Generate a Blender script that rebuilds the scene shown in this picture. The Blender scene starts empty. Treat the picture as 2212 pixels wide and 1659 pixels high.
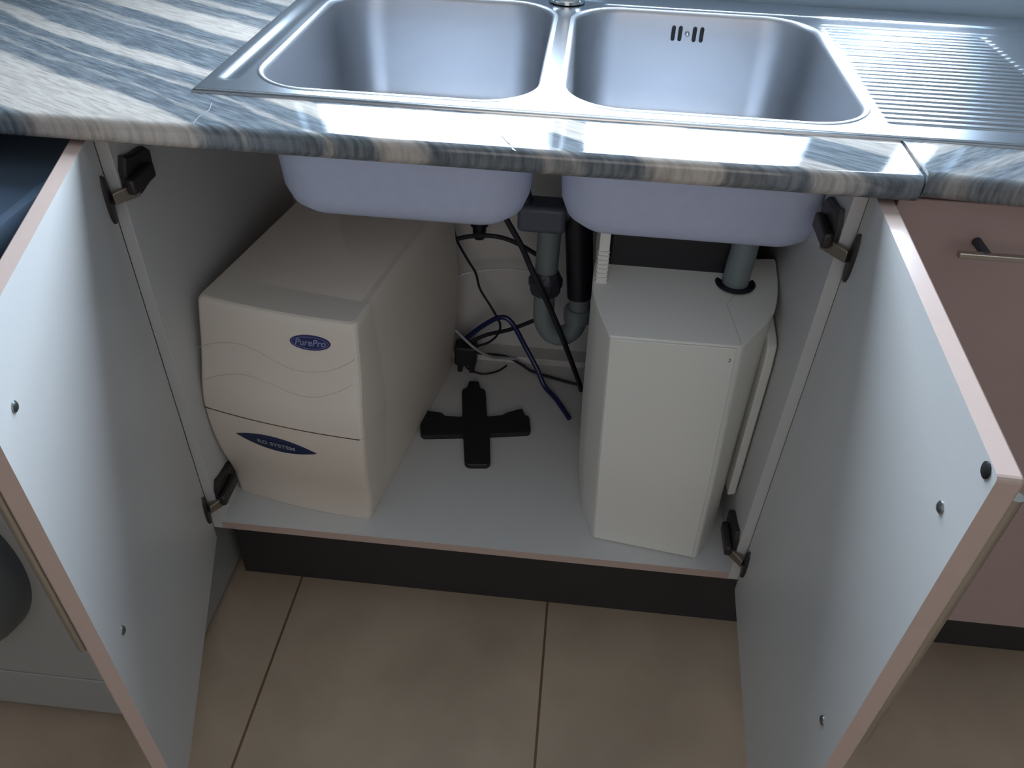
import bpy, math, random
from mathutils import Vector, Matrix
import numpy as np

C = bpy.context.scene.collection
S = bpy.context.scene
PI = math.pi

# ------------------------------------------------------------------ camera
cam_d = bpy.data.cameras.new('camera')
cam = bpy.data.objects.new('camera', cam_d); C.objects.link(cam)
cam.location = (0.5498, -0.8283, 1.2401)
cam.rotation_euler = (0.8795, -0.0318, 0.1000)
cam_d.sensor_width = 36.0
cam_d.lens = 36.0 * 1730.76 / 2212.0
cam_d.clip_start = 0.02
S.camera = cam

# ------------------------------------------------------------------ light
S.view_settings.view_transform = 'Standard'
S.view_settings.look = 'None'
S.view_settings.gamma = 1.0
S.view_settings.exposure = 0.6
world = bpy.data.worlds.new('world'); S.world = world; world.use_nodes = True
bg = world.node_tree.nodes['Background']
bg.inputs[0].default_value = (0.74, 0.84, 1.0, 1); bg.inputs[1].default_value = 0.18
# outdoors beyond the window (+Y) the sky is bright; towards the room it is dim
wn = world.node_tree; tcw = wn.nodes.new('ShaderNodeTexCoord'); spw = wn.nodes.new('ShaderNodeSeparateXYZ'); mrw = wn.nodes.new('ShaderNodeMapRange')
wn.links.new(tcw.outputs['Generated'], spw.inputs[0]); wn.links.new(spw.outputs['Y'], mrw.inputs[0])
mrw.inputs[1].default_value = 0.05; mrw.inputs[2].default_value = 0.35; mrw.inputs[3].default_value = 0.19; mrw.inputs[4].default_value = 2.2
wn.links.new(mrw.outputs[0], bg.inputs[1])

def area(name, loc, rot, sx, sy, power, col, spread=PI):
    l = bpy.data.lights.new(name, 'AREA'); l.shape = 'RECTANGLE'; l.size = sx; l.size_y = sy
    l.energy = power; l.color = col; l.spread = spread
    o = bpy.data.objects.new(name, l); C.objects.link(o); o.location = loc; o.rotation_euler = rot
    return o
# daylight outside the window over the sink
area('window_daylight', (0.62, 0.78, 1.53), (math.radians(-90), 0, 0), 1.40, 1.24, 80, (0.76, 0.88, 1.0))
# soft warm fill light added behind the viewer, with no visible source
area('room_fill', (0.7, -2.6, 1.45), (math.radians(82), 0, 0), 1.4, 1.4, 5.2, (1.0, 0.86, 0.74))

# ------------------------------------------------------------------ material helpers
def mat(name, col, rough=0.5, metal=0.0, coat=0.0, spec=0.5, noise=None, bump=None, trans=0.0, alpha=1.0):
    m = bpy.data.materials.new(name); m.use_nodes = True
    nt = m.node_tree; b = nt.nodes['Principled BSDF']
    b.inputs['Base Color'].default_value = (*col, 1)
    b.inputs['Roughness'].default_value = rough
    b.inputs['Metallic'].default_value = metal
    b.inputs['Coat Weight'].default_value = coat
    b.inputs['Specular IOR Level'].default_value = spec
    b.inputs['Transmission Weight'].default_value = trans
    b.inputs['Alpha'].default_value = alpha
    tc = nt.nodes.new('ShaderNodeTexCoord')
    if noise:
        sc, amt = noise
        n = nt.nodes.new('ShaderNodeTexNoise'); n.inputs['Scale'].default_value = sc; n.inputs['Detail'].default_value = 4
        nt.links.new(tc.outputs['Object'], n.inputs['Vector'])
        mx = nt.nodes.new('ShaderNodeMix'); mx.data_type = 'RGBA'
        mx.inputs[6].default_value = (*[c * (1 - amt) for c in col], 1)
        mx.inputs[7].default_value = (*[min(1, c * (1 + amt)) for c in col], 1)
        nt.links.new(n.outputs['Fac'], mx.inputs[0]); nt.links.new(mx.outputs[2], b.inputs['Base Color'])
    if bump:
        sc, st = bump
        n = nt.nodes.new('ShaderNodeTexNoise'); n.inputs['Scale'].default_value = sc; n.inputs['Detail'].default_value = 3
        nt.links.new(tc.outputs['Object'], n.inputs['Vector'])
        bp = nt.nodes.new('ShaderNodeBump'); bp.inputs['Strength'].default_value = st; bp.inputs['Distance'].default_value = 0.001
        nt.links.new(n.outputs['Fac'], bp.inputs['Height']); nt.links.new(bp.outputs['Normal'], b.inputs['Normal'])
    return m

def lin(r, g, b):
    f = lambda c: (c / 255 / 12.92) if c / 255 <= 0.04045 else ((c / 255 + 0.055) / 1.055) ** 2.4
    return (f(r), f(g), f(b))

M = {}
M['melamine'] = mat('white_melamine', lin(206, 205, 203), 0.42, noise=(180, 0.02), bump=(900, 0.05))
M['edge'] = mat('beige_edge_band', lin(190, 168, 158), 0.20, noise=(60, 0.04))
M['front'] = mat('rose_beige_laminate', lin(170, 148, 143), 0.42, noise=(14, 0.06))
M['plinth'] = mat('dark_plinth_laminate', lin(46, 44, 45), 0.45, noise=(40, 0.15), bump=(300, 0.08))
M['appliance'] = mat('cream_appliance_plastic', lin(226, 216, 203), 0.45, bump=(1400, 0.06))
M['white_plastic'] = mat('white_softener_plastic', lin(226, 226, 220), 0.42, bump=(1600, 0.05))
M['black_plastic'] = mat('black_plastic', lin(24, 25, 28), 0.55, bump=(800, 0.1))
M['dark_box'] = mat('black_rear_box', lin(20, 22, 28), 0.5)
M['badge_blue'] = mat('badge_blue', lin(48, 54, 104), 0.3)
M['badge_navy'] = mat('badge_navy', lin(30, 42, 78), 0.35)
M['badge_silver'] = mat('badge_silver', lin(138, 142, 176), 0.35)
M['badge_text'] = mat('badge_text_grey', lin(150, 154, 164), 0.4)
M['groove'] = mat('moulded_line', lin(196, 184, 172), 0.6)
M['seam'] = mat('shadow_gap_plastic', lin(130, 116, 108), 0.6)
M['seam_dark'] = mat('dark_cover_gap', lin(92, 66, 56), 0.7)
M['tee'] = mat('grey_waste_coupling', lin(84, 92, 106), 0.45)
M['pipe'] = mat('grey_waste_pipe', lin(118, 128, 130), 0.40, noise=(20, 0.05))
M['pipe_dark'] = mat('dark_grey_pipe_nut', lin(52, 55, 66), 0.45)
M['cable_black'] = mat('black_cable_rubber', lin(22, 24, 34), 0.45)
M['cable_blue'] = mat('navy_blue_tube', lin(22, 34, 84), 0.35)
M['cable_grey'] = mat('grey_tube', lin(150, 150, 150), 0.35)
M['tube_white'] = mat('white_tube', lin(205, 205, 210), 0.35)
M['nickel'] = mat('nickel_plated_steel', lin(150, 140, 130), 0.34, metal=0.9)
M['nickel_dark'] = mat('dark_hinge_steel', lin(78, 74, 74), 0.45, metal=0.8)
M['screw'] = mat('screw_steel', lin(150, 156, 156), 0.3, metal=1.0)
M['chrome'] = mat('chrome', lin(200, 205, 210), 0.06, metal=1.0)
M['bar_steel'] = mat('satin_bar_steel', lin(190, 184, 174), 0.32, metal=1.0)
M['undercoat'] = mat('bowl_sound_coating', lin(198, 208, 236), 0.6, noise=(60, 0.06), bump=(500, 0.3))
M['wall'] = mat('dark_wall_paint', lin(160, 178, 192), 0.6, noise=(8, 0.08))
M['ceiling'] = mat('ceiling_paint', lin(225, 225, 222), 0.8)
M['frame'] = mat('window_frame_paint', lin(170, 182, 190), 0.4)
M['machine'] = mat('silver_grey_enamel', lin(150, 150, 146), 0.35, noise=(30, 0.03))
M['machine_top'] = mat('dark_glossy_top', lin(74, 88, 104), 0.18)
M['machine_dark'] = mat('smoked_door_glass', lin(38, 42, 46), 0.12)
M['machine_ring'] = mat('machine_door_ring', lin(70, 76, 80), 0.3)

# brushed stainless steel
def steel(name, rough, stretch, col=(0.60, 0.625, 0.66)):
    m = bpy.data.materials.new(name); m.use_nodes = True; nt = m.node_tree; b = nt.nodes['Principled BSDF']
    b.inputs['Metallic'].default_value = 1.0
    tc = nt.nodes.new('ShaderNodeTexCoord'); mp = nt.nodes.new('ShaderNodeMapping'); mp.inputs['Scale'].default_value = stretch
    n = nt.nodes.new('ShaderNodeTexNoise'); n.inputs['Scale'].default_value = 60; n.inputs['Detail'].default_value = 5
    nt.links.new(tc.outputs['Object'], mp.inputs['Vector']); nt.links.new(mp.outputs['Vector'], n.inputs['Vector'])
    mr = nt.nodes.new('ShaderNodeMapRange'); mr.inputs[3].default_value = rough - 0.02; mr.inputs[4].default_value = rough + 0.03
    nt.links.new(n.outputs['Fac'], mr.inputs[0]); nt.links.new(mr.outputs[0], b.inputs['Roughness'])
    mx = nt.nodes.new('ShaderNodeMix'); mx.data_type = 'RGBA'
    mx.inputs[6].default_value = (*[c * 0.97 for c in col], 1); mx.inputs[7].default_value = (*[min(1, c * 1.03) for c in col], 1)
    nt.links.new(n.outputs['Fac'], mx.inputs[0]); nt.links.new(mx.outputs[2], b.inputs['Base Color'])
    return m
M['steel'] = steel('stainless_deck', 0.23, (1, 14, 1))
M['steel_bowl'] = steel('stainless_bowl', 0.38, (1, 1, 12), (0.47, 0.485, 0.515))

# banded stone-look laminate of the worktop: cream veins running through blue-grey, along one direction
def stone(name, ang, offset, stops):
    m = bpy.data.materials.new(name); m.use_nodes = True; nt = m.node_tree; b = nt.nodes['Principled BSDF']; L = nt.links.new
    b.inputs['Roughness'].default_value = 0.07; b.inputs['Specular IOR Level'].default_value = 0.6
    tc = nt.nodes.new('ShaderNodeTexCoord')
    rot = nt.nodes.new('ShaderNodeMapping'); rot.vector_type = 'POINT'; rot.inputs['Rotation'].default_value = (0, 0, ang)
    L(tc.outputs['Object'], rot.inputs['Vector'])
    # large flowing distortion
    st = nt.nodes.new('ShaderNodeMapping'); st.inputs['Scale'].default_value = (2.2, 6, 2); L(rot.outputs['Vector'], st.inputs['Vector'])
    n1 = nt.nodes.new('ShaderNodeTexNoise'); n1.inputs['Scale'].default_value = 1.3; n1.inputs['Detail'].default_value = 3; L(st.outputs['Vector'], n1.inputs['Vector'])
    st2 = nt.nodes.new('ShaderNodeMapping'); st2.inputs['Scale'].default_value = (7, 60, 8); L(rot.outputs['Vector'], st2.inputs['Vector'])
    n2 = nt.nodes.new('ShaderNodeTexNoise'); n2.inputs['Scale'].default_value = 2.0; n2.inputs['Detail'].default_value = 8; n2.inputs['Roughness'].default_value = 0.7; L(st2.outputs['Vector'], n2.inputs['Vector'])
    sp = nt.nodes.new('ShaderNodeSeparateXYZ'); L(rot.outputs['Vector'], sp.inputs[0])
    a1 = nt.nodes.new('ShaderNodeMath'); a1.operation = 'MULTIPLY_ADD'; L(n1.outputs['Fac'], a1.inputs[0]); a1.inputs[1].default_value = 0.075; L(sp.outputs['Y'], a1.inputs[2])
    a2 = nt.nodes.new('ShaderNodeMath'); a2.operation = 'MULTIPLY_ADD'; L(n2.outputs['Fac'], a2.inputs[0]); a2.inputs[1].default_value = 0.024; L(a1.outputs[0], a2.inputs[2])
    a3 = nt.nodes.new('ShaderNodeMath'); a3.operation = 'ADD'; L(a2.outputs[0], a3.inputs[0]); a3.inputs[1].default_value = offset - 0.0495
    mr = nt.nodes.new('ShaderNodeMapRange'); mr.inputs[1].default_value = -0.10; mr.inputs[2].default_value = 0.90; L(a3.outputs[0], mr.inputs[0])
    cr = nt.nodes.new('ShaderNodeValToRGB'); cr.color_ramp.interpolation = 'LINEAR'
    el = cr.color_ramp.elements
    el[0].position = 0; el[0].color = (0, 0, 0, 1); el[1].position = 1; el[1].color = (0, 0, 0, 1)
    for p, v in stops:
        e = el.new((p + 0.10) / 1.0); e.color = (v, v, v, 1)
    L(mr.outputs[0], cr.inputs[0])
    # fine fibre streaks
    n3 = nt.nodes.new('ShaderNodeTexNoise'); n3.inputs['Scale'].default_value = 7; n3.inputs['Detail'].default_value = 6
    st3 = nt.nodes.new('ShaderNodeMapping'); st3.inputs['Scale'].default_value = (5, 46, 5); L(rot.outputs['Vector'], st3.inputs['Vector']); L(st3.outputs['Vector'], n3.inputs['Vector'])
    g = nt.nodes.new('ShaderNodeValToRGB'); g.color_ramp.elements[0].position = 0.35; g.color_ramp.elements[1].position = 0.75
    g.color_ramp.elements[0].color = (*lin(80, 87, 94), 1); g.color_ramp.elements[1].color = (*lin(128, 134, 139), 1); L(n3.outputs['Fac'], g.inputs[0])
    c = nt.nodes.new('ShaderNodeValToRGB'); c.color_ramp.elements[0].position = 0.3; c.color_ramp.elements[1].position = 0.6
    c.color_ramp.elements[0].color = (*lin(160, 152, 144), 1); c.color_ramp.elements[1].color = (*lin(190, 182, 173), 1); L(n3.outputs['Fac'], c.inputs[0])
    mx = nt.nodes.new('ShaderNodeMix'); mx.data_type = 'RGBA'
    L(cr.outputs[0], mx.inputs[0]); L(g.outputs[0], mx.inputs[6]); L(c.outputs[0], mx.inputs[7]); L(mx.outputs[2], b.inputs['Base Color'])
    n4 = nt.nodes.new('ShaderNodeTexNoise'); n4.inputs['Scale'].default_value = 500; L(tc.outputs['Object'], n4.inputs['Vector'])
    bp = nt.nodes.new('ShaderNodeBump'); bp.inputs['Strength'].default_value = 0.05; bp.inputs['Distance'].default_value = 0.0005
    L(n4.outputs['Fac'], bp.inputs['Height']); L(bp.outputs['Normal'], b.inputs['Normal'])
    return m
stopsA = [(-0.06, .0), (-0.05, .95), (.034, 1), (.040, .05), (.060, .0), (.064, .45), (.068, .0), (.100, .0), (.103, .7), (.108, .0),
          (.126, .0), (.132, .95), (.150, .9), (.156, .0), (.205, .0), (.210, .75), (.216, .05), (.225, .6), (.229, .0), (.256, .0), (.262, 1), (.305, 1), (.310, .2),
          (.34, .0), (.345, .7), (.36, .75), (.366, 0), (.42, 0), (.426, .8), (.45, .8)]
M['stone'] = stone('banded_stone_laminate', math.radians(29), 0.0, stopsA)
stopsB = [(-0.09, .9), (.0, .0), (.02, .5), (.03, 0), (.06, 0.1), (.07, .8), (.09, 0.7), (.10, .0), (.14, .0), (.15, .9), (.21, .9), (.22, .0), (.27, 0), (.29, .8), (.34, .7), (.35, 0)]
M['stone_b'] = stone('banded_stone_laminate_turned', math.radians(-42), 0.68, stopsB)

# floor tiles
def tiles():
    m = bpy.data.materials.new('beige_floor_tiles'); m.use_nodes = True; nt = m.node_tree; b = nt.nodes['Principled BSDF']; L = nt.links.new
    b.inputs['Roughness'].default_value = 0.42
    tc = nt.nodes.new('ShaderNodeTexCoord'); sp = nt.nodes.new('ShaderNodeSeparateXYZ'); L(tc.outputs['Object'], sp.inputs[0])
    def grout(out, off, size):
        a = nt.nodes.new('ShaderNodeMath'); a.operation = 'ADD'; L(out, a.inputs[0]); a.inputs[1].default_value = -off + size * 40.5
        w = nt.nodes.new('ShaderNodeMath'); w.operation = 'MODULO'; L(a.outputs[0], w.inputs[0]); w.inputs[1].default_value = size
        d = nt.nodes.new('ShaderNodeMath'); d.operation = 'SUBTRACT'; L(w.outputs[0], d.inputs[0]); d.inputs[1].default_value = size / 2
        e = nt.nodes.new('ShaderNodeMath'); e.operation = 'ABSOLUTE'; L(d.outputs[0], e.inputs[0])
        f = nt.nodes.new('ShaderNodeMath'); f.operation = 'LESS_THAN'; L(e.outputs[0], f.inputs[0]); f.inputs[1].default_value = 0.0021
        return f
    gx = grout(sp.outputs['X'], 0.1082, 0.4581); gy = grout(sp.outputs['Y'], -0.36, 0.4581)
    mm = nt.nodes.new('ShaderNodeMath'); mm.operation = 'MAXIMUM'; L(gx.outputs[0], mm.inputs[0]); L(gy.outputs[0], mm.inputs[1])
    n = nt.nodes.new('ShaderNodeTexNoise'); n.inputs['Scale'].default_value = 5; n.inputs['Detail'].default_value = 5; L(tc.outputs['Object'], n.inputs['Vector'])
    cr = nt.nodes.new('ShaderNodeValToRGB'); cr.color_ramp.elements[0].position = .3; cr.color_ramp.elements[1].position = .7
    cr.color_ramp.elements[0].color = (*lin(158, 139, 119), 1); cr.color_ramp.elements[1].color = (*lin(178, 159, 138), 1); L(n.outputs['Fac'], cr.inputs[0])
    mx = nt.nodes.new('ShaderNodeMix'); mx.data_type = 'RGBA'; mx.inputs[7].default_value = (*lin(104, 82, 60), 1)
    L(mm.outputs[0], mx.inputs[0]); L(cr.outputs[0], mx.inputs[6]); L(mx.outputs[2], b.inputs['Base Color'])
    return m
M['tiles'] = tiles()

def glass():
    m = bpy.data.materials.new('window_glass'); m.use_nodes = True; nt = m.node_tree
    for n in list(nt.nodes):
        if n.type == 'BSDF_PRINCIPLED': nt.nodes.remove(n)
    out = [n for n in nt.nodes if n.type == 'OUTPUT_MATERIAL'][0]
    t = nt.nodes.new('ShaderNodeBsdfTransparent'); t.inputs[0].default_value = (0.96, 0.98, 1, 1)
    g = nt.nodes.new('ShaderNodeBsdfGlossy'); g.inputs['Roughness'].default_value = 0.02
    mx = nt.nodes.new('ShaderNodeMixShader'); mx.inputs[0].default_value = 0.06
    nt.links.new(t.outputs[0], mx.inputs[1]); nt.links.new(g.outputs[0], mx.inputs[2]); nt.links.new(mx.outputs[0], out.inputs[0])
    return m
M['glass'] = glass()

# ------------------------------------------------------------------ mesh helpers
class MB:
    def __init__(s): s.v = []; s.f = []; s.m = []
    def add(s, vs, fs, mi=0):
        o = len(s.v); s.v += [tuple(float(c) for c in v) for v in vs]
        for f in fs: s.f.append(tuple(i + o for i in f)); s.m.append(mi)
    def box(s, x0, x1, y0, y1, z0, z1, mi=0, fm=None):
        vs = [(x, y, z) for x in (x0, x1) for y in (y0, y1) for z in (z0, z1)]
        # order: -x, +x, -y, +y, -z, +z
        fs = [(0, 1, 3, 2), (4, 6, 7, 5), (0, 4, 5, 1), (2, 3, 7, 6), (0, 2, 6, 4), (1, 5, 7, 3)]
        o = len(s.v); s.v += vs
        for k, f in enumerate(fs):
            s.f.append(tuple(i + o for i in f)); s.m.append(fm.get(k, mi) if fm else mi)
    def loft(s, rings, cap0=True, cap1=True, closed=True, mi=0):
        n = len(rings[0]); vs = [p for r in rings for p in r]; fs = []
        for k in range(len(rings) - 1):
            for i in range(n if closed else n - 1):
                j = (i + 1) % n
                fs.append((k * n + i, k * n + j, (k + 1) * n + j, (k + 1) * n + i))
        if cap0: fs.append(tuple(range(n))[::-1])
        if cap1: fs.append(tuple((len(rings) - 1) * n + i for i in range(n)))
        s.add(vs, fs, mi)
    def tube(s, pts, r, n=10, cap=True, mi=0):
        P = [Vector(p) for p in pts]; rings = []; up = None
        for k, p in enumerate(P):
            t = (P[min(k + 1, len(P) - 1)] - P[max(k - 1, 0)]).normalized()
            if up is None:
                up = Vector((0, 0, 1)) if abs(t.z) < .9 else Vector((1, 0, 0))
            a = (up - t * up.dot(t)).normalized(); b = t.cross(a); up = a
            rr = r[k] if isinstance(r, (list, tuple)) else r
            rings.append([p + (a * math.cos(2 * PI * i / n) + b * math.sin(2 * PI * i / n)) * rr for i in range(n)])
        s.loft(rings, cap, cap, mi=mi)
    def lathe(s, prof, c, axis='z', n=28, mi=0, cap=True):
        rings = []
        for r, h in prof:
            ring = []
            for i in range(n):
                a = 2 * PI * i / n; u, w = r * math.cos(a), r * math.sin(a)
                if axis == 'z': ring.append((c[0] + u, c[1] + w, c[2] + h))
                elif axis == 'y': ring.append((c[0] + u, c[1] + h, c[2] + w))
                else: ring.append((c[0] + h, c[1] + u, c[2] + w))
            rings.append(ring)
        s.loft(rings, cap, cap, mi=mi)
    def xform(s, mtx): s.v = [tuple(mtx @ Vector(v)) for v in s.v]; return s

def obj(name, mb, mats, parent=None, smooth=False, bevel=0.0, seg=2, angle=35):
    me = bpy.data.meshes.new(name); me.from_pydata(mb.v, [], mb.f)
    if not isinstance(mats, (list, tuple)): mats = [mats]
    for m in mats: me.materials.append(m)
    me.polygons.foreach_set('material_index', mb.m)
    import bmesh
    bm = bmesh.new(); bm.from_mesh(me); bmesh.ops.recalc_face_normals(bm, faces=bm.faces); bm.to_mesh(me); bm.free()
    me.update()
    o = bpy.data.objects.new(name, me); C.objects.link(o)
    if parent: o.parent = parent
    if smooth:
        me.polygons.foreach_set('use_smooth', [True] * len(me.polygons))
        try: me.set_sharp_from_angle(angle=math.radians(angle))
        except Exception: pass
    if bevel:
        b = o.modifiers.new('bevel', 'BEVEL'); b.width = bevel; b.segments = seg; b.limit_method = 'ANGLE'; b.angle_limit = math.radians(40)
        b.harden_normals = False
        me.polygons.foreach_set('use_smooth', [True] * len(me.polygons))
        try: me.set_sharp_from_angle(angle=math.radians(angle))
        except Exception: pass
    return o
def thing(name, label, cat, loc=(0, 0, 0), group=None):
    o = bpy.data.objects.new(name, None); C.objects.link(o); o.location = loc; o.empty_display_size = .05
    tag(o, label, cat, group); bpy.context.view_layer.update(); return o
def tag(o, label=None, cat=None, group=None):
    if label: o['label'] = label
    if cat: o['category'] = cat
    if group: o['group'] = group
    return o
def part(name, mb, m, parent, origin=(0, 0, 0), **k):
    """world-coordinate mesh made local to its root at `origin`"""
    mb.v = [(x - origin[0], y - origin[1], z - origin[2]) for x, y, z in mb.v]
    return obj(name, mb, m, parent, **k)
def struct(o, label=None):
    o['kind'] = 'structure'
    if label: o['label'] = label
    return o
def spline(pts, k=8):
    P = [Vector(p) for p in pts]; P = [P[0] * 2 - P[1]] + P + [P[-1] * 2 - P[-2]]; out = []
    for i in range(1, len(P) - 2):
        a, b, c, d = P[i - 1:i + 3]
        for j in range(k):
            t = j / k
            out.append(.5 * ((2 * b) + (c - a) * t + (2 * a - 5 * b + 4 * c - d) * t * t + (3 * b - a - 3 * c + d) * t ** 3))
    out.append(P[-2]); return out
def rrect(x0, x1, y0, y1, r, z, n=10, off=0.0):
    x0 -= off; x1 += off; y0 -= off; y1 += off; r = max(r + off, .001); pts = []
    for cx, cy, a0 in ((x1 - r, y1 - r, 0), (x0 + r, y1 - r, 90), (x0 + r, y0 + r, 180), (x1 - r, y0 + r, 270)):
        for i in range(n + 1):
            a = math.radians(a0 + 90 * i / n); pts.append((cx + r * math.cos(a), cy + r * math.sin(a), z))
    return pts
def roundpoly(pts, r, n=4):
    out = []; N = len(pts)
    for i in range(N):
        p = Vector(pts[i]); a = (Vector(pts[i - 1]) - p); b = (Vector(pts[(i + 1) % N]) - p)
        rr = r[i] if isinstance(r, (list, tuple)) else r
        q = min(rr, a.length * .45, b.length * .45); s = p + a.normalized() * q; e = p + b.normalized() * q
        for k in range(n + 1):
            t = k / n; out.append(tuple(s * (1 - t) ** 2 + p * 2 * t * (1 - t) + e * t * t))
    return out

T = 0.900           # worktop surface
XR = 0.8657         # right outer side of the sink cabinet
ZS = 0.2034         # top of the cabinet floor

# ------------------------------------------------------------------ room
b = MB(); b.box(-2.2, 2.8, -3.0, 0.62, -0.05, 0.0); struct(obj('floor', b, M['tiles']), 'beige ceramic tile floor with dark grout lines')
b = MB()
WX0, WX1, WZ0, WZ1 = 0.02, 1.232, 1.075, 2.05
LX0, LX1, LZ0 = .930, 1.200, .970   # added low opening, made up to brighten reflections on the draining board
b.box(-2.2, WX0, 0.590, 0.72, 0, 2.5); b.box(WX1, 2.8, 0.590, 0.72, 0, 2.5)
b.box(WX0, LX0, 0.590, 0.72, 0, WZ0); b.box(LX0, LX1, 0.590, 0.72, 0, LZ0); b.box(LX1, WX1, 0.590, 0.72, 0, WZ0); b.box(WX0, WX1, 0.590, 0.72, WZ1, 2.5)
struct(obj('wall_back', b, M['wall']), 'dark blue grey wall behind the sink')
b = MB(); b.box(-2.2, 2.8, -3.0, 0.72, 2.5, 2.55); struct(obj('ceiling', b, M['ceiling']))
b = MB(); b.box(-2.3, -2.2, -3.0, 0.72, 0, 2.5); struct(obj('wall_left', b, M['ceiling']))
b = MB(); b.box(2.8, 2.9, -3.0, 0.72, 0, 2.5); struct(obj('wall_right', b, M['ceiling']))
# window over the sink
win = bpy.data.objects.new('window_1', None); C.objects.link(win); win.location = (0.5, 0.66, WZ0); struct(win, 'painted window above the sink')
bpy.context.view_layer.update()
wo = (0.5, 0.66, WZ0)
b = MB(); fw = .03
b.box(WX0, WX1, .635, .665, WZ0, WZ0 + .022); b.box(WX0, WX1, .635, .665, WZ1 - fw, WZ1)
b.box(WX0, WX0 + .028, .635, .665, WZ0, WZ1); b.box(.487, .563, .635, .665, WZ0, WZ1); b.box(.972, 1.136, .635, .665, WZ0, WZ1); b.box(WX1 - .028, WX1, .635, .665, WZ0, WZ1); b.box(LX0, LX1, .635, .665, LZ0, LZ0 + .014); b.box(LX0, LX0 + .012, .635, .665, LZ0, WZ0); b.box(LX1 - .012, LX1, .635, .665, LZ0, WZ0)
part('window_frame', b, M['frame'], win, wo, bevel=.003)
for x0, x1 in ((WX0 + .028, .487), (.563, .972), (1.136, WX1 - .028)):
    b = MB(); b.box(x0, x1, .648, .652, WZ0 + .022, WZ1 - fw); part('window_pane', b, M['glass'], win, wo)
b = MB(); b.box(LX0 + .012, LX1 - .012, .648, .652, LZ0 + .014, WZ0); part('window_pane', b, M['glass'], win, wo)  # pane of the added low opening
b = MB(); b.lathe([(.016, 0), (.016, .006), (.008, .01)], (.185, .632, WZ0 + .02), 'y'); b.tube([(.185, .62, WZ0 + .02), (.185, .612, WZ0 + .06)], [.011, .004]); b.tube([(.185, .636, WZ0 + .02), (.185, .62, WZ0 + .02)], .006)
part('window_handle', b, M['bar_steel'], win, wo, smooth=True)

# ------------------------------------------------------------------ worktops
YF, TB = -0.0407, 0.872
def nose(x0, x1, y_in, stp=.1):
    """front strip with a rolled edge, cross-section in y-z, extruded in x"""
    r1, r2 = .009, .010; prof = []
    for i in range(7): a = PI / 2 + i / 6 * PI / 2; prof.append((YF + r1 + r1 * math.cos(a), T - r1 + r1 * math.sin(a)))
    for i in range(7): a = PI + i / 6 * PI / 2; prof.append((YF + r2 + r2 * math.cos(a), TB + r2 + r2 * math.sin(a)))
    prof.append((y_in, TB)); prof.append((y_in, T)); n = int(max(2, (x1 - x0) / stp)); rings = []
    for k in range(n + 1):
        x = x0 + (x1 - x0) * k / n; rings.append([(x, y, z) for y, z in prof])
    return rings
HX0, HX1, HY0, HY1 = .148, .889, .0705, .508   # cut-out under the bowls
b = MB(); b.loft(nose(-.75, .8985, HY0))
b.box(-.75, HX0, HY0, .589, TB, T); b.box(HX1, .8985, HY0, .589, TB, T); b.box(HX0, HX1, HY1, .589, TB, T)
wt = obj('worktop', b, M['stone'], smooth=True, angle=30)
tag(wt, 'worktop with cream and blue-grey stone bands, left of the joint, holding both sink bowls', 'worktop')
b = MB(); b.loft(nose(.9005, 1.06, HY0, .02)); b.loft(nose(1.06, 2.0, HY0)); b.box(.9005, 2.0, HY0, .589, TB, T)
b.v = [(x, y, z + max(0, .092 - y) * .045 * max(0, 1 - (x - .9) / .16)) for x, y, z in b.v]   # this piece sits a little proud at its front edge
tag(obj('worktop', b, M['stone_b'], smooth=True, angle=30), 'worktop with bands slanting the other way, right of the joint under the draining board', 'worktop')
# chipped joint: a thin crack line in front of the sink
b = MB()
for pts in (((.140, -.034, T + .0002), (.139, -.012, T + .0002), (.142, .005, T + .0002), (.136, .028, T + .0002)),):
    b.tube(spline(pts, 3), .0004, 6)
o = obj('crack', b, M['pipe_dark'], wt, smooth=True); o['label'] = 'fine crack in the laminate'
b = MB(); b.add([(.4635, .004, T + .0005), (.470, -.010, T + .0006), (.478, -.028, T + .0006), (.486, -.0395, T - .002), (.482, -.039, T - .001), (.474, -.022, T + .0006), (.467, -.008, T + .0006)], [(0, 1, 2, 3, 4, 5, 6)])
o = obj('chip', b, M['machine_ring'], wt); o['label'] = 'dark chip in the laminate'

# ------------------------------------------------------------------ sink
sink = thing('kitchen_sink', 'stainless steel sink with two bowls and a ribbed draining board', 'sink', (.69, .31, T))
so = (.69, .31, T)
SX0, SX1, SY0, SY1, SZ = .104, 1.27, .0562, .5760, .9050
BL = (.157, .497, .0765, .503, .072); BR = (.527, .8805, .0790, .499, .072)
def sd(x, y, x0, x1, y0, y1, r):
    cx, cy = (x0 + x1) / 2, (y0 + y1) / 2; qx = abs(x - cx) - (x1 - x0) / 2 + r; qy = abs(y - cy) - (y1 - y0) / 2 + r
    return math.hypot(max(qx, 0), max(qy, 0)) + min(max(qx, qy), 0) - r
def sm(a, b_, t):
    t = min(max((t - a) / (b_ - a), 0), 1); return t * t * (3 - 2 * t)
def deck_z(x, y):
    z = SZ
    # raised ledge along the back, wider around the tap
    z += .0018 * sm(0, .004, y - (.530 if .40 < x < .57 else .513) )
    # drip groove on the left
    d = sd(x, y, .1165, .1440, .085, .500, .0135); z -= .0026 * sm(-.001, .0135, -d)
    # draining board field with ribs
    d = sd(x, y, .8915, 1.235, .088, .482, .010)
    if d < 0:
        z -= .0006 * sm(0, .004, -d)
        k = round((y - .0965) / .01525); yc = .0965 + k * .01525
        if 0 <= k <= 24:
            dd = sd(x, y, .8945, 1.128, yc - .0038, yc + .0038, .0037)
            z -= .0026 * sm(-.0005, .0034, -dd)
    e = min(x - SX0, SX1 - x, y - SY0, SY1 - y)
    if e < .003: z -= .0012 * (1 - e / .003) ** 2
    return z
b = MB()
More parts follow.
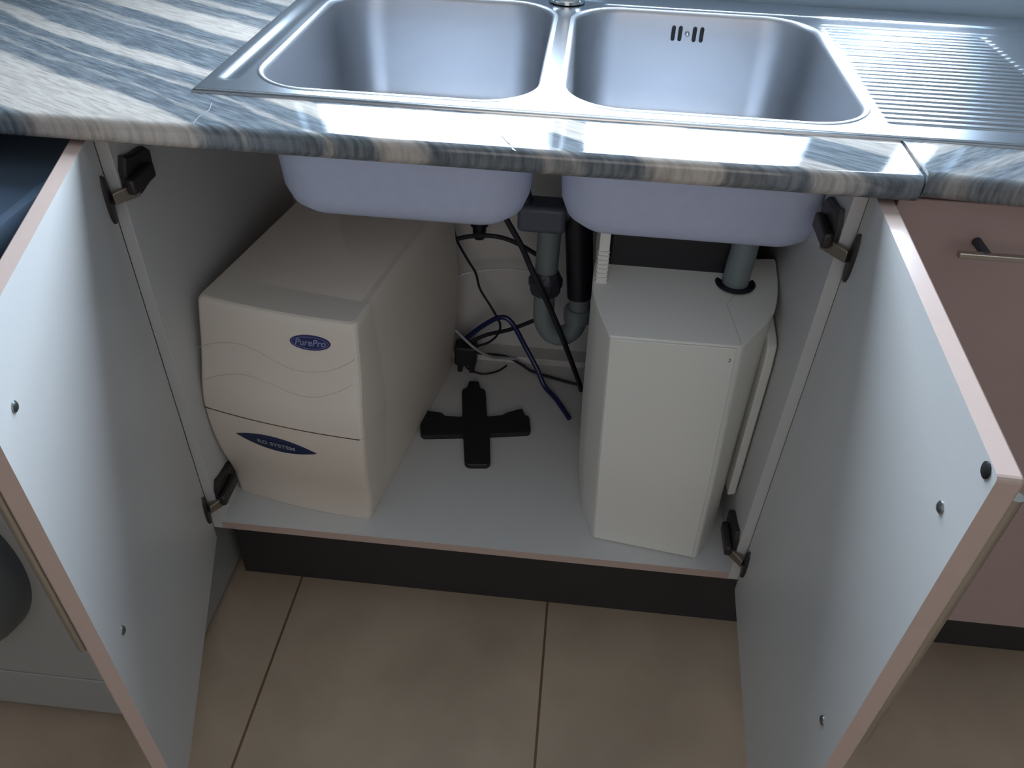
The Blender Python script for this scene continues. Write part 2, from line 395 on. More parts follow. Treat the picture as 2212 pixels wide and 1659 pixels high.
xs = sorted(set([round(v, 5) for v in np.arange(SX0, SX1 + 1e-6, .0045)] + [round(v, 5) for v in np.arange(.112, .150, .0018)] + [SX0 + .001, SX0 + .002, SX1]))
ys = sorted(set([round(v, 5) for v in np.arange(SY0, SY1 + 1e-6, .00178)] + [SY0 + .001, SY0 + .002, SY1]))
nx, ny = len(xs), len(ys); vs = []; ins = []
for x in xs:
    for y in ys:
        vs.append((x, y, deck_z(x, y))); ins.append(min(sd(x, y, *BL), sd(x, y, *BR)) < .001)
fs = []
for i in range(nx - 1):
    for j in range(ny - 1):
        q = (i * ny + j, (i + 1) * ny + j, (i + 1) * ny + j + 1, i * ny + j + 1)
        if not any(ins[t] for t in q): fs.append(q)
used = sorted({i for f in fs for i in f}); mp = {o_: n_ for n_, o_ in enumerate(used)}
b.add([vs[i] for i in used], [tuple(mp[i] for i in f) for f in fs])
# turned-down rim
cr_ = [(SX0, SY0), (SX1, SY0), (SX1, SY1), (SX0, SY1)]
ring = lambda off, z: [(x + (off if x > .6 else -off), y + (off if y > .3 else -off), z) for x, y in cr_]
b.loft([ring(0, SZ - .0012), ring(.0012, SZ - .0020), ring(.0022, SZ - .0034), ring(.0024, T)], False, False)
part('sink_deck', b, M['steel'], sink, so, smooth=True, angle=60)
for (x0, x1, y0, y1, r) in (BL, BR):
    prof = [(.0060, SZ + .0001), (.0045, SZ + .0012), (.0015, SZ + .0014), (0, SZ + .0006), (-.0018, SZ - .0018), (-.0028, SZ - .006), (-.0045, .86), (-.007, .80), (-.010, .765), (-.018, .745), (-.032, .733), (-.055, .724), (-.085, .7205), (-.12, .720)]
    b = MB(); b.loft([rrect(x0, x1, y0, y1, r, z, 12, o_) for o_, z in prof], False, True)
    bowl = part('bowl', b, M['steel_bowl'], sink, so, smooth=True, angle=60)
    prof2 = [(-.0005, .8995), (-.0010, .86), (-.003, .80), (-.006, .7625), (-.014, .7425), (-.029, .7305), (-.052, .7215), (-.085, .7185), (-.12, .718)]
    b = MB(); b.loft([rrect(x0, x1, y0, y1, r, z, 12, o_) for o_, z in prof2], False, True)
    o = part('bowl_underside', b, M['undercoat'], bowl, (0, 0, 0), smooth=True, angle=60)
    o.data.transform(Matrix.Translation((-so[0], -so[1], -so[2]))); o['label'] = 'pale lavender sound-damping coating'
    # waste strainer in the middle of the bowl
    cx, cy = (x0 + x1) / 2, (y0 + y1) / 2 + .03
    b = MB(); b.lathe([(.045, 0), (.043, .003), (.034, .001), (.030, -.004), (.008, -.004)], (cx, cy, .7218), 'z')
    o = part('strainer', b, M['chrome'], bowl, so, smooth=True)
    if x0 > .5:
        # overflow: four slots and a screw on the back wall
        yb = y1 - .0062
        for sx in (.680, .6905, .7125, .7235):
            b = MB(); b.loft([[(sx + .0030 * math.cos(a) , yb + .003, .8755 + (.0080 if math.sin(a) > 0 else -.0080) + .0030 * math.sin(a)) for a in [2 * PI * i / 20 for i in range(20)]],
                              [(sx + .0030 * math.cos(a) , yb, .8755 + (.0080 if math.sin(a) > 0 else -.0080) + .0030 * math.sin(a)) for a in [2 * PI * i / 20 for i in range(20)]]])
            part('overflow_slot', b, M['black_plastic'], bowl, so)
        b = MB(); b.lathe([(.0001, -.0020), (.002, -.0018), (.0035, -.001), (.0042, .0035)], (.7015, yb, .8755), 'y', 20); part('overflow_screw', b, M['chrome'], bowl, so, smooth=True)

# mixer tap at the back between the bowls
tap = thing('kitchen_tap', 'chrome tap standing behind the bar between the two bowls', 'tap', (.5115, .5200, SZ + .0015)); to = (.5115, .5200, SZ + .0015)
b = MB(); b.lathe([(.0285, 0), (.0285, .004), (.0262, .007), (.0255, .02), (.0255, .10), (.022, .115), (.012, .12)], to, 'z', 40); part('tap_body', b, M['chrome'], tap, to, smooth=True)
b = MB(); b.tube(spline([(.5115, .520, 1.00), (.51, .505, 1.16), (.508, .46, 1.22), (.505, .40, 1.235), (.502, .34, 1.21), (.500, .325, 1.17)], 8), .011, 16); part('spout', b, M['chrome'], tap, to, smooth=True)
b = MB(); b.tube([(.537, .520, .985), (.575, .518, 1.005), (.62, .515, 1.03)], [.008, .006, .005], 12); part('lever', b, M['chrome'], tap, to, smooth=True)

# ------------------------------------------------------------------ sink cabinet
cab = thing('sink_cabinet', 'open white sink cabinet with both doors swung out', 'cabinet', (.433, .28, .1874)); co = (.433, .28, .1874)
ZT, ZBT = .8715, .1874
b = MB(); b.box(0, .016, 0, .56, ZBT, ZT); part('side_panel', b, M['melamine'], cab, co, bevel=.0005)
yz = [(0, ZBT), (0, ZT), (.074, ZT), (.112, .742), (.496, .742), (.508, .78), (.508, ZT), (.56, ZT), (.56, ZBT)]   # notched under the right bowl
b = MB(); b.loft([[(XR - .016, y, z) for y, z in yz], [(XR, y, z) for y, z in yz]]); part('side_panel', b, M['melamine'], cab, co, bevel=.0005)
b = MB(); b.box(.016, XR - .016, 0, .53, ZBT, ZS, 0, {2: 1}); o = part('bottom_panel', b, [M['melamine'], M['edge']], cab, co)
b = MB(); b.box(.016, XR - .016, .53, .546, ZBT, ZT); part('back_panel', b, M['melamine'], cab, co)
b = MB(); b.box(.016, XR - .016, .492, .53, ZS, ZS + .016); part('back_batten', b, M['melamine'], cab, co, bevel=.001)
ZD0, ZD1, DT = .162, .8680, .018
def door(hinge, ang, side, w, label):
    """door panel in its own frame: +X hinge->free edge, +Y = inner face side, outer face at y=-DT"""
    r = .006
    b = MB(); pr = []
    for cx, cz, a0 in ((w - .004, ZD1 - .004, 0), (.002, ZD1 - .002, 90), (.002, ZD0 + .002, 180), (w - .004, ZD0 + .004, 270)):
        rr = .004 if cx > .1 else .002
        for i in range(4): a = math.radians(a0 + 30 * i); pr.append((cx + rr * math.cos(a), cz + rr * math.sin(a)))
    n = len(pr)
    f = lambda y: [(x, y, z) for x, z in pr]
    v = f(0) + f(-DT + .002) + [(x + (-.0015 if x > .2 else .0015), -DT, z + (-.0015 if z > .5 else .0015)) for x, z in pr]
    b.add(v, [tuple(range(n))], 0)
    for k in range(2):
        b.add(v[k * n:(k + 2) * n], [(i, (i + 1) % n, n + (i + 1) % n, n + i) for i in range(n)], 1)
    b.add(v[2 * n:], [tuple(range(n))], 2)
    if side < 0: X = Vector((math.cos(ang), -math.sin(ang), 0)); N = Vector((math.sin(ang), math.cos(ang), 0))
    else: X = Vector((-math.cos(ang), -math.sin(ang), 0)); N = Vector((-math.sin(ang), math.cos(ang), 0))
    mtx = Matrix(((X.x, N.x, 0, hinge[0]), (X.y, N.y, 0, hinge[1]), (0, 0, 1, 0), (0, 0, 0, 1)))
    fl = lambda mb: mb.xform(mtx)
    d = part('door', fl(b), [M['melamine'], M['edge'], M['front']], cab, co); d['label'] = label
    # screws of the handle
    for sx, sz in ((.391, .795), (.391, .476)):
        b = MB(); b.lathe([(.0052, -.0003), (.0050, .0012), (.0030, .0026), (.0003, .0030)], (sx, 0, sz), 'y', 18)
        part('screw', fl(b), M['screw'], d, co, smooth=True)
    # bar handle on the outer face
    b = MB(); b.tube([(.391, -DT - .027, .455), (.391, -DT - .027, .816)], .006, 14); b.tube([(.391, -DT, .476), (.391, -DT - .027, .476)], .0045); b.tube([(.391, -DT, .795), (.391, -DT - .027, .795)], .0045)
    part('handle', fl(b), M['bar_steel'], d, co, smooth=True)
    if side > 0:
        b = MB(); b.lathe([(.0062, -.0003), (.0062, .0012), (.0048, .0020)], (.4165, 0, .8605), 'y', 18); part('bumper', fl(b), M['black_plastic'], d, co, smooth=True)
    # concealed hinges
    for hz in (.797, .252):
        # cup flange on the door
        b = MB(); pts = []
        for i in range(24):
            a = 2 * PI * i / 24; rr = .0095
            pts.append((.0150 + rr * math.cos(a) * (1.0 if abs(math.sin(a)) < .75 else .8), 0, hz - .006 + .031 * math.sin(a)))
        b.loft([[(x, -.0002, z) for x, _, z in pts], [(x, .0028, z) for x, _, z in pts], [(.015 + (x - .015) * .8, .0042, hz - .006 + (z - hz + .006) * .92) for x, _, z in pts]])
        cup = part('hinge_cup', fl(b), M['nickel_dark'], d, co, smooth=True)
        b = MB(); b.lathe([(.0038, .002), (.0036, .0052), (.001, .0060)], (.015, 0, hz - .028), 'y', 12); b.lathe([(.0038, .002), (.0036, .0052), (.001, .0060)], (.015, 0, hz + .016), 'y', 12)
        # fixed side: mounting plate + arm on the side panel
        sx = .016 if side < 0 else XR - .016; s_ = 1 if side < 0 else -1
        b2 = MB()
        outl = [(.003, -.004), (.014, -.020), (.030, -.026), (.052, -.022), (.070, -.006), (.072, .012), (.060, .022), (.030, .025), (.012, .030), (.004, .016)]
        b2.loft([[(sx + s_ * .0002, y, hz + .008 + z) for y, z in outl], [(sx + s_ * .006, y, hz + .008 + z) for y, z in outl], [(sx + s_ * .0085, .003 + y * .9, hz + .008 + z * .86) for y, z in outl]])
        part('hinge_plate', b2, M['nickel_dark'], cab, co, smooth=True, angle=30)
        b3 = MB(); b3.box(sx + s_ * .0085, sx + s_ * .019, -.004, .052, hz - .004, hz + .015)
        part('hinge_arm', b3, M['nickel_dark'], cab, co, bevel=.003)
        # bright link between arm and cup
        cupw = mtx @ Vector((.014, .006, hz - .004)); a0 = Vector((sx + s_ * .014, .012, hz - .002)); hh = .0085
        dv = (Vector((cupw.x, cupw.y, 0)) - Vector((a0.x, a0.y, 0))); nn = Vector((-dv.y, dv.x, 0)).normalized() * .0035
        b4 = MB(); b4.loft([[a0 + nn + Vector((0, 0, hh)), a0 - nn + Vector((0, 0, hh)), a0 - nn - Vector((0, 0, hh)), a0 + nn - Vector((0, 0, hh))],
                            [cupw + nn + Vector((0, 0, hh * .7)), cupw - nn + Vector((0, 0, hh * .7)), cupw - nn - Vector((0, 0, hh)), cupw + nn - Vector((0, 0, hh))]])
        part('hinge_link', b4, M['nickel'], d, co, bevel=.001)
    return d
door((0.0, -.0010), 1.2887, -1, .4335, 'left door, white inside with rose-beige edges')
door((XR, -.0010), 1.5171, 1, .4312, 'right door, white inside with rose-beige edges')

# plinth board
b = MB(); b.box(0.0, 1.9, .0531, .068, 0, .160); tag(obj('plinth_board', b, M['plinth'], bevel=.001), 'dark brown plinth board along the floor under the cabinets', 'plinth')

# neighbouring cabinet on the right
nb = thing('base_cabinet', 'closed rose-beige base cabinet right of the open sink cabinet', 'cabinet', (1.24, .28, ZBT)); no = (1.24, .28, ZBT)
b = MB(); b.box(.8895, 1.60, .001, .56, ZBT, ZT); b.box(XR + .0015, .8895, .001, .56, ZBT, .705); part('carcass', b, M['melamine'], nb, no)
b = MB(); b.box(.8895, 1.596, -.018, 0, .162, .868); part('door', b, M['front'], nb, no, bevel=.0015)
b = MB(); b.box(.955, 1.285, -.054, -.046, .8215, .8275); hd = part('handle', b, M['bar_steel'], nb, no, bevel=.0008)
for hx in (.985, 1.255):
    b = MB(); b.tube([(hx, -.018, .8245), (hx, -.047, .8245)], .005, 12); part('handle_post', b, M['pipe_dark'], hd, (0, 0, 0), smooth=True).data.transform(Matrix.Translation((-no[0], -no[1], -no[2])))

# ------------------------------------------------------------------ washing machine on the left
wm = thing('washing_machine', 'silver-grey front-loading washing machine behind the left cabinet door', 'washing machine', (-.315, .03, 0)); wo2 = (-.315, .03, 0)
b = MB(); b.box(-.612, -.014, -.250, .36, .012, .806); part('body', b, M['machine'], wm, wo2, bevel=.008, seg=3)
b = MB(); b.loft([rrect(-.615, -.010, -.258, .362, .02, z, 5, o_) for o_, z in ((-.004, .806), (0, .810), (0, .834), (-.003, .839), (-.012, .840), (-.018, .8385), (-.022, .836), (-.2, .836))], True, True)
part('top_panel', b, M['machine_top'], wm, wo2, smooth=True, angle=50)
dc = (-.325, -.250, .395)
b = MB(); b.lathe([(.150, .002), (.150, -.020), (.165, -.034), (.190, -.034), (.212, -.018), (.216, .001)], dc, 'y', 64, cap=False); dr = part('door_ring', b, M['machine_ring'], wm, wo2, smooth=True, angle=50)
b = MB(); b.lathe([(.152, -.016), (.130, -.030), (.08, -.042), (.002, -.046)], dc, 'y', 48); part('door_glass', b, M['machine_dark'], wm, wo2, smooth=True)
b = MB(); b.box(-.600, -.026, -.2525, -.249, .026, .118); part('service_flap', b, M['machine'], wm, wo2, bevel=.002)
b = MB(); b.box(-.600, -.026, -.2525, -.249, .70, .795); part('control_panel', b, M['machine_ring'], wm, wo2, bevel=.002)
for fx in (-.57, -.06):
    for fy in (-.21, .31):
        b = MB(); b.lathe([(.022, 0), (.022, .008), (.010, .014)], (fx, fy, 0), 'z', 16); part('foot', b, M['black_plastic'], wm, wo2, smooth=True)

# ------------------------------------------------------------------ reverse-osmosis unit (left)
RO, RU, RV = Vector((.020, .073, 0)), Vector((.9873, -.1581, 0)), Vector((.1581, .9873, 0))
def ro(u, v, z): return tuple(RO + RU * u + RV * v + Vector((0, 0, z)))
bz = [.2, .225, .271, .318, .375, .43, .458, .517, .586, .61]; bb = [0, .003, .009, .024, .033, .034, .031, .013, 0, -.006]
def RB(z): return float(np.interp(z, bz, bb))
def RBs(z): return (RB(z - .02) + RB(z - .01) + RB(z) + RB(z + .01) + RB(z + .02)) / 5
def RW(z): return float(np.interp(z, [.2, .26, .365, .43, .494, .6], [.2405, .249, .259, .263, .260, .253]))
def RL(z): return float(np.interp(z, [.2, .43, .6], [0, .0005, .009]))
rou = thing('water_filter_unit', 'tall cream water purifier case with a bulging front and blue oval badge', 'water filter', ro(.12, .2, ZS)); rr0 = ro(.12, .2, ZS)
def ro_ring(z, v1, inset=0.0, bow=.006, n=14, zb=None):
    zz = z if zb is None else zb
    u0, u1, v0 = RL(zz) + inset, RW(zz) - inset, -RBs(zz) + inset; pts = []
    rad = .010
    for i in range(5): a = PI + i / 4 * PI / 2; pts.append((u0 + rad + rad * math.cos(a), v0 + rad + rad * math.sin(a)))
    for i in range(1, n): t = i / n; pts.append((u0 + rad + (u1 - u0 - 2 * rad) * t, v0 - bow * 4 * t * (1 - t)))
    for i in range(5): a = 1.5 * PI + i / 4 * PI / 2; pts.append((u1 - rad + rad * math.cos(a), v0 + rad + rad * math.sin(a)))
    pts += [(u1, v1 - .0005), (u1, v1), (u0, v1), (u0, v1 - .0005)]
    return [ro(u, v, z) for u, v in pts]
SEAM = .4215
b = MB(); zs_ = [ZS + .0005 + (SEAM - .0008 - ZS) * k / 16 for k in range(17)]
b.loft([ro_ring(z, .06) for z in zs_] + [ro_ring(SEAM + .0002, .06, .0012, zb=SEAM)]); lower = part('lower_cover', b, M['appliance'], rou, rr0, smooth=True, angle=50)
b = MB(); ztop = .600; zs_ = [SEAM + .0012 + (ztop - .008 - SEAM) * k / 16 for k in range(17)]
b.loft([ro_ring(SEAM + .0003, .06, .0012, zb=SEAM)] + [ro_ring(z, .06) for z in zs_] + [ro_ring(z, .06, i_) for z, i_ in ((.5965, .0010), (.5995, .003), (.6012, .006))]); upper = part('upper_cover', b, M['appliance'], rou, rr0, smooth=True, angle=18)
b = MB()
def body_ring(z, ins, r=.030):
    u0, u1, v0, v1 = RL(z) + ins * .4, RW(z) - ins, .0600, .425 - ins
    return [ro(x, y, z) for x, y, _ in roundpoly([(u0, v0, 0), (u1, v0, 0), (u1 + .004, v1, 0), (u0, v1, 0)], [.001, .001, .02, .01], 4)]
b.loft([body_ring(z, 0) for z in (ZS + .0005, .26, .365, .43, .494, .56, .580)] + [body_ring(z, i_) for z, i_ in ((.590, .0012), (.596, .0040), (.5995, .009), (.6012, .016))])
part('case', b, M['appliance'], rou, rr0, smooth=True, angle=18)
def on_front(u, z, lift=.0006):
    t = min(max((u - RL(z) - .01) / (RW(z) - RL(z) - .02), 0), 1)
    return ro(u, -RBs(z) - .006 * 4 * t * (1 - t) - lift, z)
def patch(name, outline, center, m, parent, lift=.0012, k=6):
    b = MB(); cu, cz = center; rings = []
    for s in [j / k for j in range(k, 0, -1)]: rings.append([on_front(cu + (u - cu) * s, cz + (z - cz) * s, lift) for u, z in outline])
    base = [on_front(u, z, -.0008) for u, z in outline]
    b.loft([base] + rings, False, True); return part(name, b, m, parent, rr0, smooth=True, angle=40)
def ell(cu, cz, a, c, tilt, n=48):
    return [(cu + a * math.cos(t) * math.cos(tilt) - c * math.sin(t) * math.sin(tilt), cz + a * math.cos(t) * math.sin(tilt) + c * math.sin(t) * math.cos(tilt)) for t in [2 * PI * i / n for i in range(n)]]
b = MB(); b.tube([on_front(.004 + (RW(SEAM) - .010) * i / 20, SEAM + .0001, -.0006) for i in range(21)], .0011, 6); part('cover_seam', b, M['seam_dark'], lower, rr0, smooth=True)
bc = (.1865, .5665); tl = math.radians(3.5)
badge = patch('badge', ell(*bc, .0300, .0112, tl), bc, M['badge_blue'], upper, .0012)
b = MB()
pts = [on_front(u, z, .0015) for u, z in ell(*bc, .0272, .0088, tl, 60)]; b.tube(pts + [pts[0]], .00035, 6, False)
part('badge_ring', b, M['badge_silver'], upper, rr0, smooth=True)
def text_on(name, s, cu, cz, size, stretch, tilt, m, parent, lift, bold=0.0, shear=0.0):
    cu_ = bpy.data.curves.new(name, 'FONT'); cu_.body = s; cu_.size = size; cu_.align_x = 'CENTER'; cu_.align_y = 'CENTER'; cu_.offset = bold; cu_.shear = shear; cu_.extrude = .0002; cu_.resolution_u = 4
    t = bpy.data.objects.new(name + '_curve', cu_); C.objects.link(t); bpy.context.view_layer.update()
    me = bpy.data.meshes.new_from_object(t.evaluated_get(bpy.context.evaluated_depsgraph_get()))
    bpy.data.objects.remove(t); bpy.data.curves.remove(cu_)
    for v in me.vertices:
        x, y = v.co.x * stretch, v.co.y; u = cu + x * math.cos(tilt) - y * math.sin(tilt); z = cz + x * math.sin(tilt) + y * math.cos(tilt)
        p = Vector(on_front(u, z, lift + v.co.z)); v.co = p - Vector(rr0)
    me.materials.clear(); me.materials.append(m); me.name = name
    o = bpy.data.objects.new(name, me); C.objects.link(o); o.parent = parent; return o
text_on('badge_text', 'PurePro', bc[0], bc[1], .0138, 1.0, tl, M['badge_silver'], upper, .0016, .0002, .25)
lc = (.1180, .3805)
lens = []
for i in range(25): t = i / 24 * 2 - 1; lens.append((lc[0] + .0665 * t, lc[1] + .0150 * (1 - t * t) - .0028 * t))
for i in range(1, 24): t = 1 - i / 24 * 2; lens.append((lc[0] + .0665 * t, lc[1] - .0150 * (1 - t * t) - .0028 * t))
lbl = patch('name_strip', lens, lc, M['badge_navy'], lower, .0012, 8)
text_on('strip_text', 'RO SYSTEM', lc[0] + .002, lc[1] - .0002, .0105, 1.18, math.radians(-2), M['badge_text'], lower, .0024, .00015)
w1 = [(.004, .520), (.026, .531), (.054, .540), (.082, .542), (.109, .536), (.135, .526), (.162, .520), (.188, .521), (.215, .528), (.242, .543), (.250, .550)]
w2 = [(.007, .469), (.037, .485), (.079, .496), (.12, .492), (.161, .483), (.194, .484), (.228, .498), (.247, .511)]
for w in (w1, w2):
    b = MB(); P = spline([(u, z, 0) for u, z in w], 5); b.tube([on_front(p.x, p.y, -.0001) for p in P], .0005, 6); part('moulded_wave', b, M['groove'], upper, rr0, smooth=True)

# ------------------------------------------------------------------ water softener (right)
ws0 = (.715, .14, ZS)
ws = thing('water_softener', 'white many-sided water softener case with a grey hose entering its top', 'water softener', ws0)
base = [(.630, .044), (.609, .110), (.600, .200), (.602, .30), (.830, .30), (.8470, .200), (.834, .085), (.797, .022)]
mid = [(.622, .038), (.600, .105), (.592, .185), (.596, .30), (.835, .30), (.8480, .190), (.828, .080), (.794, .026)]
top = [(.6135, .0480), (.596, .093), (.585, .132), (.588, .184), (.8475, .215), (.8475, .161), (.837, .109), (.7885, .0480)]
def topz(y): return .612 + .25 * (y - .05)
def wring(A, B_, t, zf, r=(.004, .012, .02, .004, .004, .03, .03, .006), ins=0.0):
    cx, cy = .715, .15; P = []
    for (a, c) in zip(A, B_):
        x = a[0] * (1 - t) + c[0] * t; y = a[1] * (1 - t) + c[1] * t
        d = math.hypot(x - cx, y - cy); x -= (x - cx) / d * ins; y -= (y - cy) / d * ins
        P.append((x, y, zf(x, y)))
    return roundpoly(P, list(r), 4)
b = MB(); rings = []
for k in range(7): t = k / 6; rings.append(wring(base, mid, t, lambda x, y, t=t: ZS + .0005 + t * .17))
for k in range(1, 9):
    t = k / 8; rings.append(wring(mid, top, t, lambda x, y, t=t: (ZS + .1705) * (1 - t) + (topz(y) - .002) * t))
rings.append(wring(mid, top, 1, lambda x, y: topz(y), ins=.0015)); rings.append(wring(mid, top, 1, lambda x, y: topz(y) + .0004, ins=.004))
b.loft(rings); part('case', b, M['white_plastic'], ws, ws0, smooth=True, angle=28)
# flat front panel
b = MB(); n_ = Vector((-.13, -1, 0)).normalized()
def fp(t, s, lift):
    """front face: t 0..1 left-right, s 0..1 bottom-top"""
    bl, br, tlp, trp = Vector((.6315, .0440, ZS + .004)), Vector((.7960, .0220, ZS + .004)), Vector((.6145, .0480, .6085)), Vector((.7880, .0480, .6095))
    ml, mr = Vector((.6235, .0380, ZS + .171)), Vector((.7930, .0260, ZS + .171))
    sm_ = (.171 - .004) / (.405)
    if s < sm_: q = s / sm_; L_, R_ = bl.lerp(ml, q), br.lerp(mr, q)
    else: q = (s - sm_) / (1 - sm_); L_, R_ = ml.lerp(tlp, q), mr.lerp(trp, q)
    return L_.lerp(R_, t) + n_ * lift
N_ = 12
def strip(lift, e):
    left = [fp(e, e + (1 - 2 * e) * k / N_, lift) for k in range(N_ + 1)]; right = [fp(1 - e - .035, e + (1 - 2 * e) * k / N_, lift) for k in range(N_ + 1)]
    return left + right[::-1]
b.loft([strip(-.001, 0), strip(.0022, 0), strip(.0030, .003)], True, False)
v = [fp(.003, .003 + .994 * k / N_, .0030) for k in range(N_ + 1)] + [fp(1 - .038, .003 + .994 * k / N_, .0030) for k in range(N_ + 1)]
b.add(v, [(k, k + 1, N_ + 2 + k, N_ + 1 + k) for k in range(N_)])
part('front_panel', b, M['white_plastic'], ws, ws0, smooth=True, angle=28)
b = MB(); q = fp(.925, .955, .0034); b.tube([q + Vector((-.001, 0, .0025)), q + Vector((.0012, -.0001, .0020)), q + Vector((.0012, -.0001, -.0014)), q + Vector((-.0008, 0, -.0024))], .0004, 6)
part('mark', b, M['pipe_dark'], ws, ws0)
# side cover standing off the right flank
b = MB(); sl = [(.075, .300), (.082, .550), (.088, .585), (.100, .592), (.20, .610), (.20, .300)]
b.loft([[(.8335 if z > .4 else .8340, y, z) for y, z in sl], [(.8475, y + .004, z) for y, z in sl]]); part('side_cover', b, M['white_plastic'], ws, ws0, bevel=.003, seg=3)
# rear: plain black box behind the case, beside the ribbed fin
b = MB(); b.box(.6065, .806, .178, .46, ZS + .001, .700); part('rear_box', b, M['dark_box'], ws, ws0, bevel=.004)
b = MB(); fin = [(.140, .610), (.140, .640), (.168, .700), (.30, .704), (.30, .610)]
b.loft([[(.5905, y, z) for y, z in fin], [(.6050, y, z) for y, z in fin]])
for k in range(8): z = .636 + k * .0055; b.box(.5890, .6060, .1395 + max(0, (z - .64)) * .46, .16, z, z + .0022)
part('ribbed_fin', b, M['white_plastic'], ws, ws0, bevel=.0006)
# moulded fold on the lid
b = MB(); b.tube([(x, y, topz(y) + .0003) for x, y in ((.7875, .053), (.778, .095), (.772, .120), (.784, .139))], .0005, 6); part('lid_fold', b, M['groove'], ws, ws0)
# hose and rubber ring
hc = (.786, .1615)
b = MB(); b.lathe([(.0275, 0), (.0285, .0025), (.0265, .004), (.0195, .003)], (hc[0], hc[1], topz(hc[1]) - .0015), 'z', 32); rg = part('rubber_ring', b, M['cable_black'], ws, ws0, smooth=True); 
b = MB(); b.tube(spline([(hc[0], hc[1], .62), (hc[0], hc[1], .66), (hc[0] + .002, hc[1] + .004, .70), (hc[0], .175, .735)], 6), .0185, 20); part('hose', b, M['pipe'], ws, ws0, smooth=True)

# ------------------------------------------------------------------ waste pipes between the appliances
wp0 = (.515, .35, .37)
wp = thing('waste_trap', 'grey waste pipe with a U-shaped trap hanging between the two bowls', 'pipe', wp0)
b = MB(); b.box(.462, .540, .325, .375, .602, .648); part('tee', b, M['tee'], wp, wp0, bevel=.008, seg=3)
b = MB(); b.tube([(.44, .35, .735), (.455, .35, .69), (.470, .35, .64)], .017, 18); part('inlet', b, M['pipe_dark'], wp, wp0, smooth=True)
b = MB(); b.tube([(.62, .35, .735), (.60, .35, .67), (.535, .35, .632)], .017, 18); part('inlet', b, M['pipe_dark'], wp, wp0, smooth=True)
b = MB(); b.tube([(.515, .35, .61), (.513, .35, .50)], .0195, 22); part('upper_pipe', b, M['pipe'], wp, wp0, smooth=True)
b = MB(); b.lathe([(.022, -.020), (.0265, -.018), (.0265, -.008), (.0295, -.005), (.0295, .008), (.0265, .012), (.0215, .024)], (.5135, .35, .497), 'z', 10); part('nut', b, M['pipe_dark'], wp, wp0, smooth=True, angle=30)
b = MB(); b.tube(spline([(.5135, .35, .490), (.5135, .35, .45), (.516, .35, .415), (.530, .352, .390), (.550, .355, .384), (.568, .357, .398), (.575, .358, .43), (.574, .358, .475)], 6), .0185, 22); part('u_bend', b, M['pipe'], wp, wp0, smooth=True)
b = MB(); b.lathe([(.020, -.014), (.025, -.012), (.026, .010), (.022, .014)], (.5745, .358, .432), 'z', 12); part('nut', b, M['pipe'], wp, wp0, smooth=True, angle=30)
b = MB(); b.tube([(.574, .358, .470), (.570, .358, .52), (.562, .355, .60), (.556, .352, .64)], [.022, .023, .023, .021], 20); part('sleeve', b, M['cable_black'], wp, wp0, smooth=True)

# ------------------------------------------------------------------ loose hoses and cables
def cable(name, label, pts, r, m, cat='cable', group=None, n=10):
    b = MB(); b.tube(spline(pts, 8), r, n); c = pts[0]; o = part(name, b, m, None, c, smooth=True); o.location = c; tag(o, label, cat, group); return o
cable('hose', 'black hose running diagonally down from under the left bowl past the trap', [(.425, .375, .640), (.438, .36, .613), (.469, .34, .571), (.491, .318, .537), (.517, .310, .489), (.541, .316, .431), (.566, .345, .347), (.592, .395, .242), (.597, .412, .212)], .0050, M['cable_black'], 'hose')
cable('hose', 'black hose arching sideways under the wall valve', [(.333, .45, .484), (.342, .45, .509), (.385, .45, .521), (.423, .45, .521), (.457, .45, .510), (.50, .43, .498)], .0042, M['cable_black'], 'hose')
cable('power_cable', 'thin black cable winding down the back panel', [(.333, .46, .55), (.341, .46, .506), (.36, .47, .458), (.376, .47, .429), (.385, .47, .393), (.409, .46, .359), (.426, .46, .323), (.422, .46, .297), (.404, .46, .275), (.378, .46, .262)], .0024, M['cable_black'])
cable('water_tube', 'navy blue tube looping over and ending on the cabinet floor', [(.352, .462, .272), (.389, .46, .312), (.426, .455, .342), (.45, .45, .335), (.48, .44, .286), (.506, .425, .246), (.524, .41, .2155), (.550, .380, .2084), (.578, .328, .2082)], .0050, M['cable_blue'], 'tube')
cable('hose', 'black hose rising from the adapter towards the trap', [(.357, .455, .268), (.399, .46, .293), (.446, .45, .318), (.494, .44, .352)], .0040, M['cable_black'], 'hose')
cable('power_cable', 'black cable running along the cabinet floor towards the softener', [(.36, .455, .262), (.385, .478, .232), (.435, .486, .2235), (.470, .476, .214), (.495, .465, .2068), (.544, .448, .2066), (.596, .433, .2066)], .0031, M['cable_black'])
cable('water_tube', 'grey tube dropping behind the purifier across the adapter', [(.338, .45, .307), (.358, .445, .289), (.381, .44, .271), (.41, .446, .250), (.433, .470, .231), (.460, .480, .2235)], .0030, M['cable_grey'], 'tube')
cable('power_cable', 'thin black cable curled in a small loop on the floor', [(.362, .452, .250), (.357, .455, .215), (.374, .449, .2062), (.397, .443, .2062), (.424, .456, .2062), (.441, .474, .2085)], .0020, M['cable_black'])
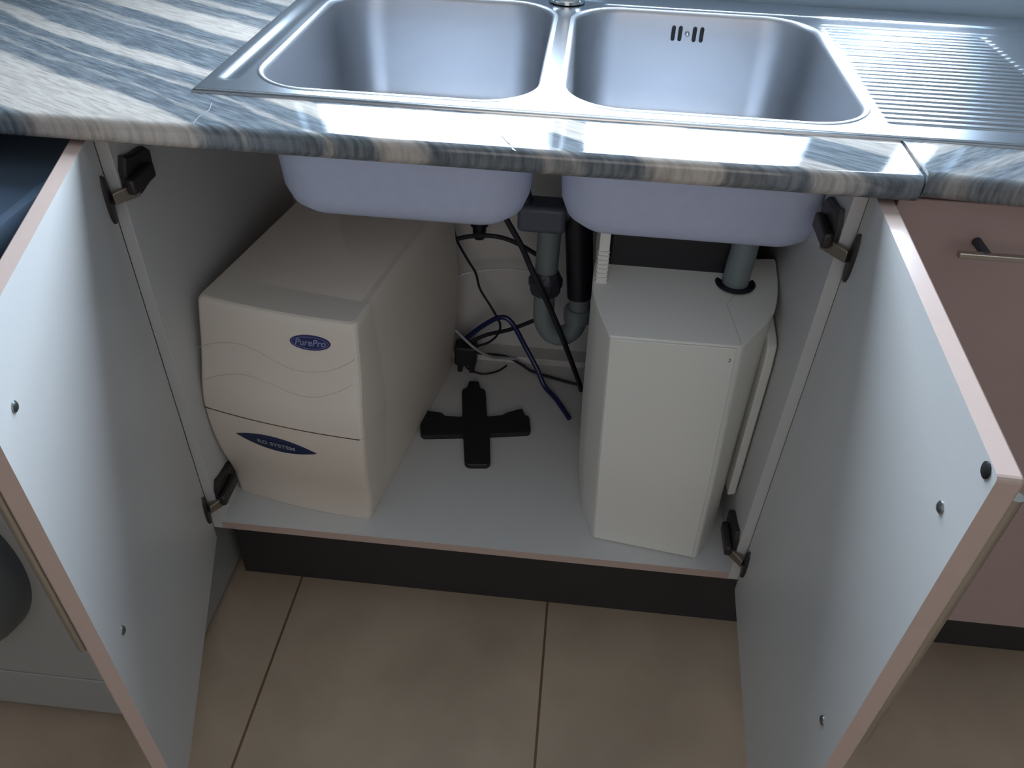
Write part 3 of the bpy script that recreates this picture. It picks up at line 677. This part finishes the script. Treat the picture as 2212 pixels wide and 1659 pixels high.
cable('water_tube', 'thin white tube arching across the back panel', [(.293, .47, .341), (.311, .47, .374), (.328, .47, .404), (.345, .475, .418), (.378, .48, .428), (.431, .48, .437), (.484, .47, .441), (.515, .46, .440)], .0024, M['tube_white'], 'tube')
ad0 = (.358, .455, ZS)
b = MB(); b.box(.337, .381, .437, .472, ZS + .022, .272); ad = thing('power_adapter', 'black power adapter among the cables beside the purifier', 'adapter', ad0)
part('housing', b, M['black_plastic'], ad, ad0, bevel=.005, seg=3)
b = MB(); b.box(.342, .352, .445, .465, ZS, ZS + .024); part('prong', b, M['black_plastic'], ad, ad0, bevel=.002)
b = MB(); b.box(.366, .376, .445, .465, ZS, ZS + .024); part('prong', b, M['black_plastic'], ad, ad0, bevel=.002)
va0 = (.380, .53, .510)
va = thing('stop_valve', 'black stop valve on the back panel above the arching hose', 'valve', va0)
b = MB(); b.tube([(.380, .5299, .512), (.380, .495, .512)], .008, 14); part('stem', b, M['cable_black'], va, va0, smooth=True)
b = MB(); b.lathe([(.0165, .020), (.0165, .013), (.0125, .011), (.0125, -.010), (.010, -.014)], (.380, .490, .508), 'z', 20); part('knob', b, M['cable_black'], va, va0, smooth=True)

# ------------------------------------------------------------------ black cross-shaped holder on the cabinet floor
cp = [(.372, .408), (.391, .410), (.397, .389), (.405, .387), (.409, .380), (.421, .306), (.450, .314), (.458, .323), (.486, .339), (.493, .320), (.501, .318), (.507, .281), (.503, .273), (.432, .259), (.442, .186), (.437, .178), (.403, .174), (.396, .180), (.383, .250), (.310, .238), (.303, .245), (.294, .291), (.298, .308), (.333, .305), (.340, .297), (.374, .299), (.362, .374), (.363, .382), (.370, .386)]
cr0 = (.402, .290, ZS)
P3 = roundpoly([(x, y, 0) for x, y in cp], .0035, 3)
b = MB(); cx, cy = .402, .290
b.loft([[(x, y, ZS + .0002) for x, y, _ in P3], [(x, y, ZS + .0085) for x, y, _ in P3], [(x + (cx - x) * .012, y + (cy - y) * .012, ZS + .0105) for x, y, _ in P3]])
o = part('cross_bracket', b, M['black_plastic'], None, cr0, smooth=True, angle=30); o.location = cr0
tag(o, 'flat black plastic cross lying on the cabinet floor', 'bracket')
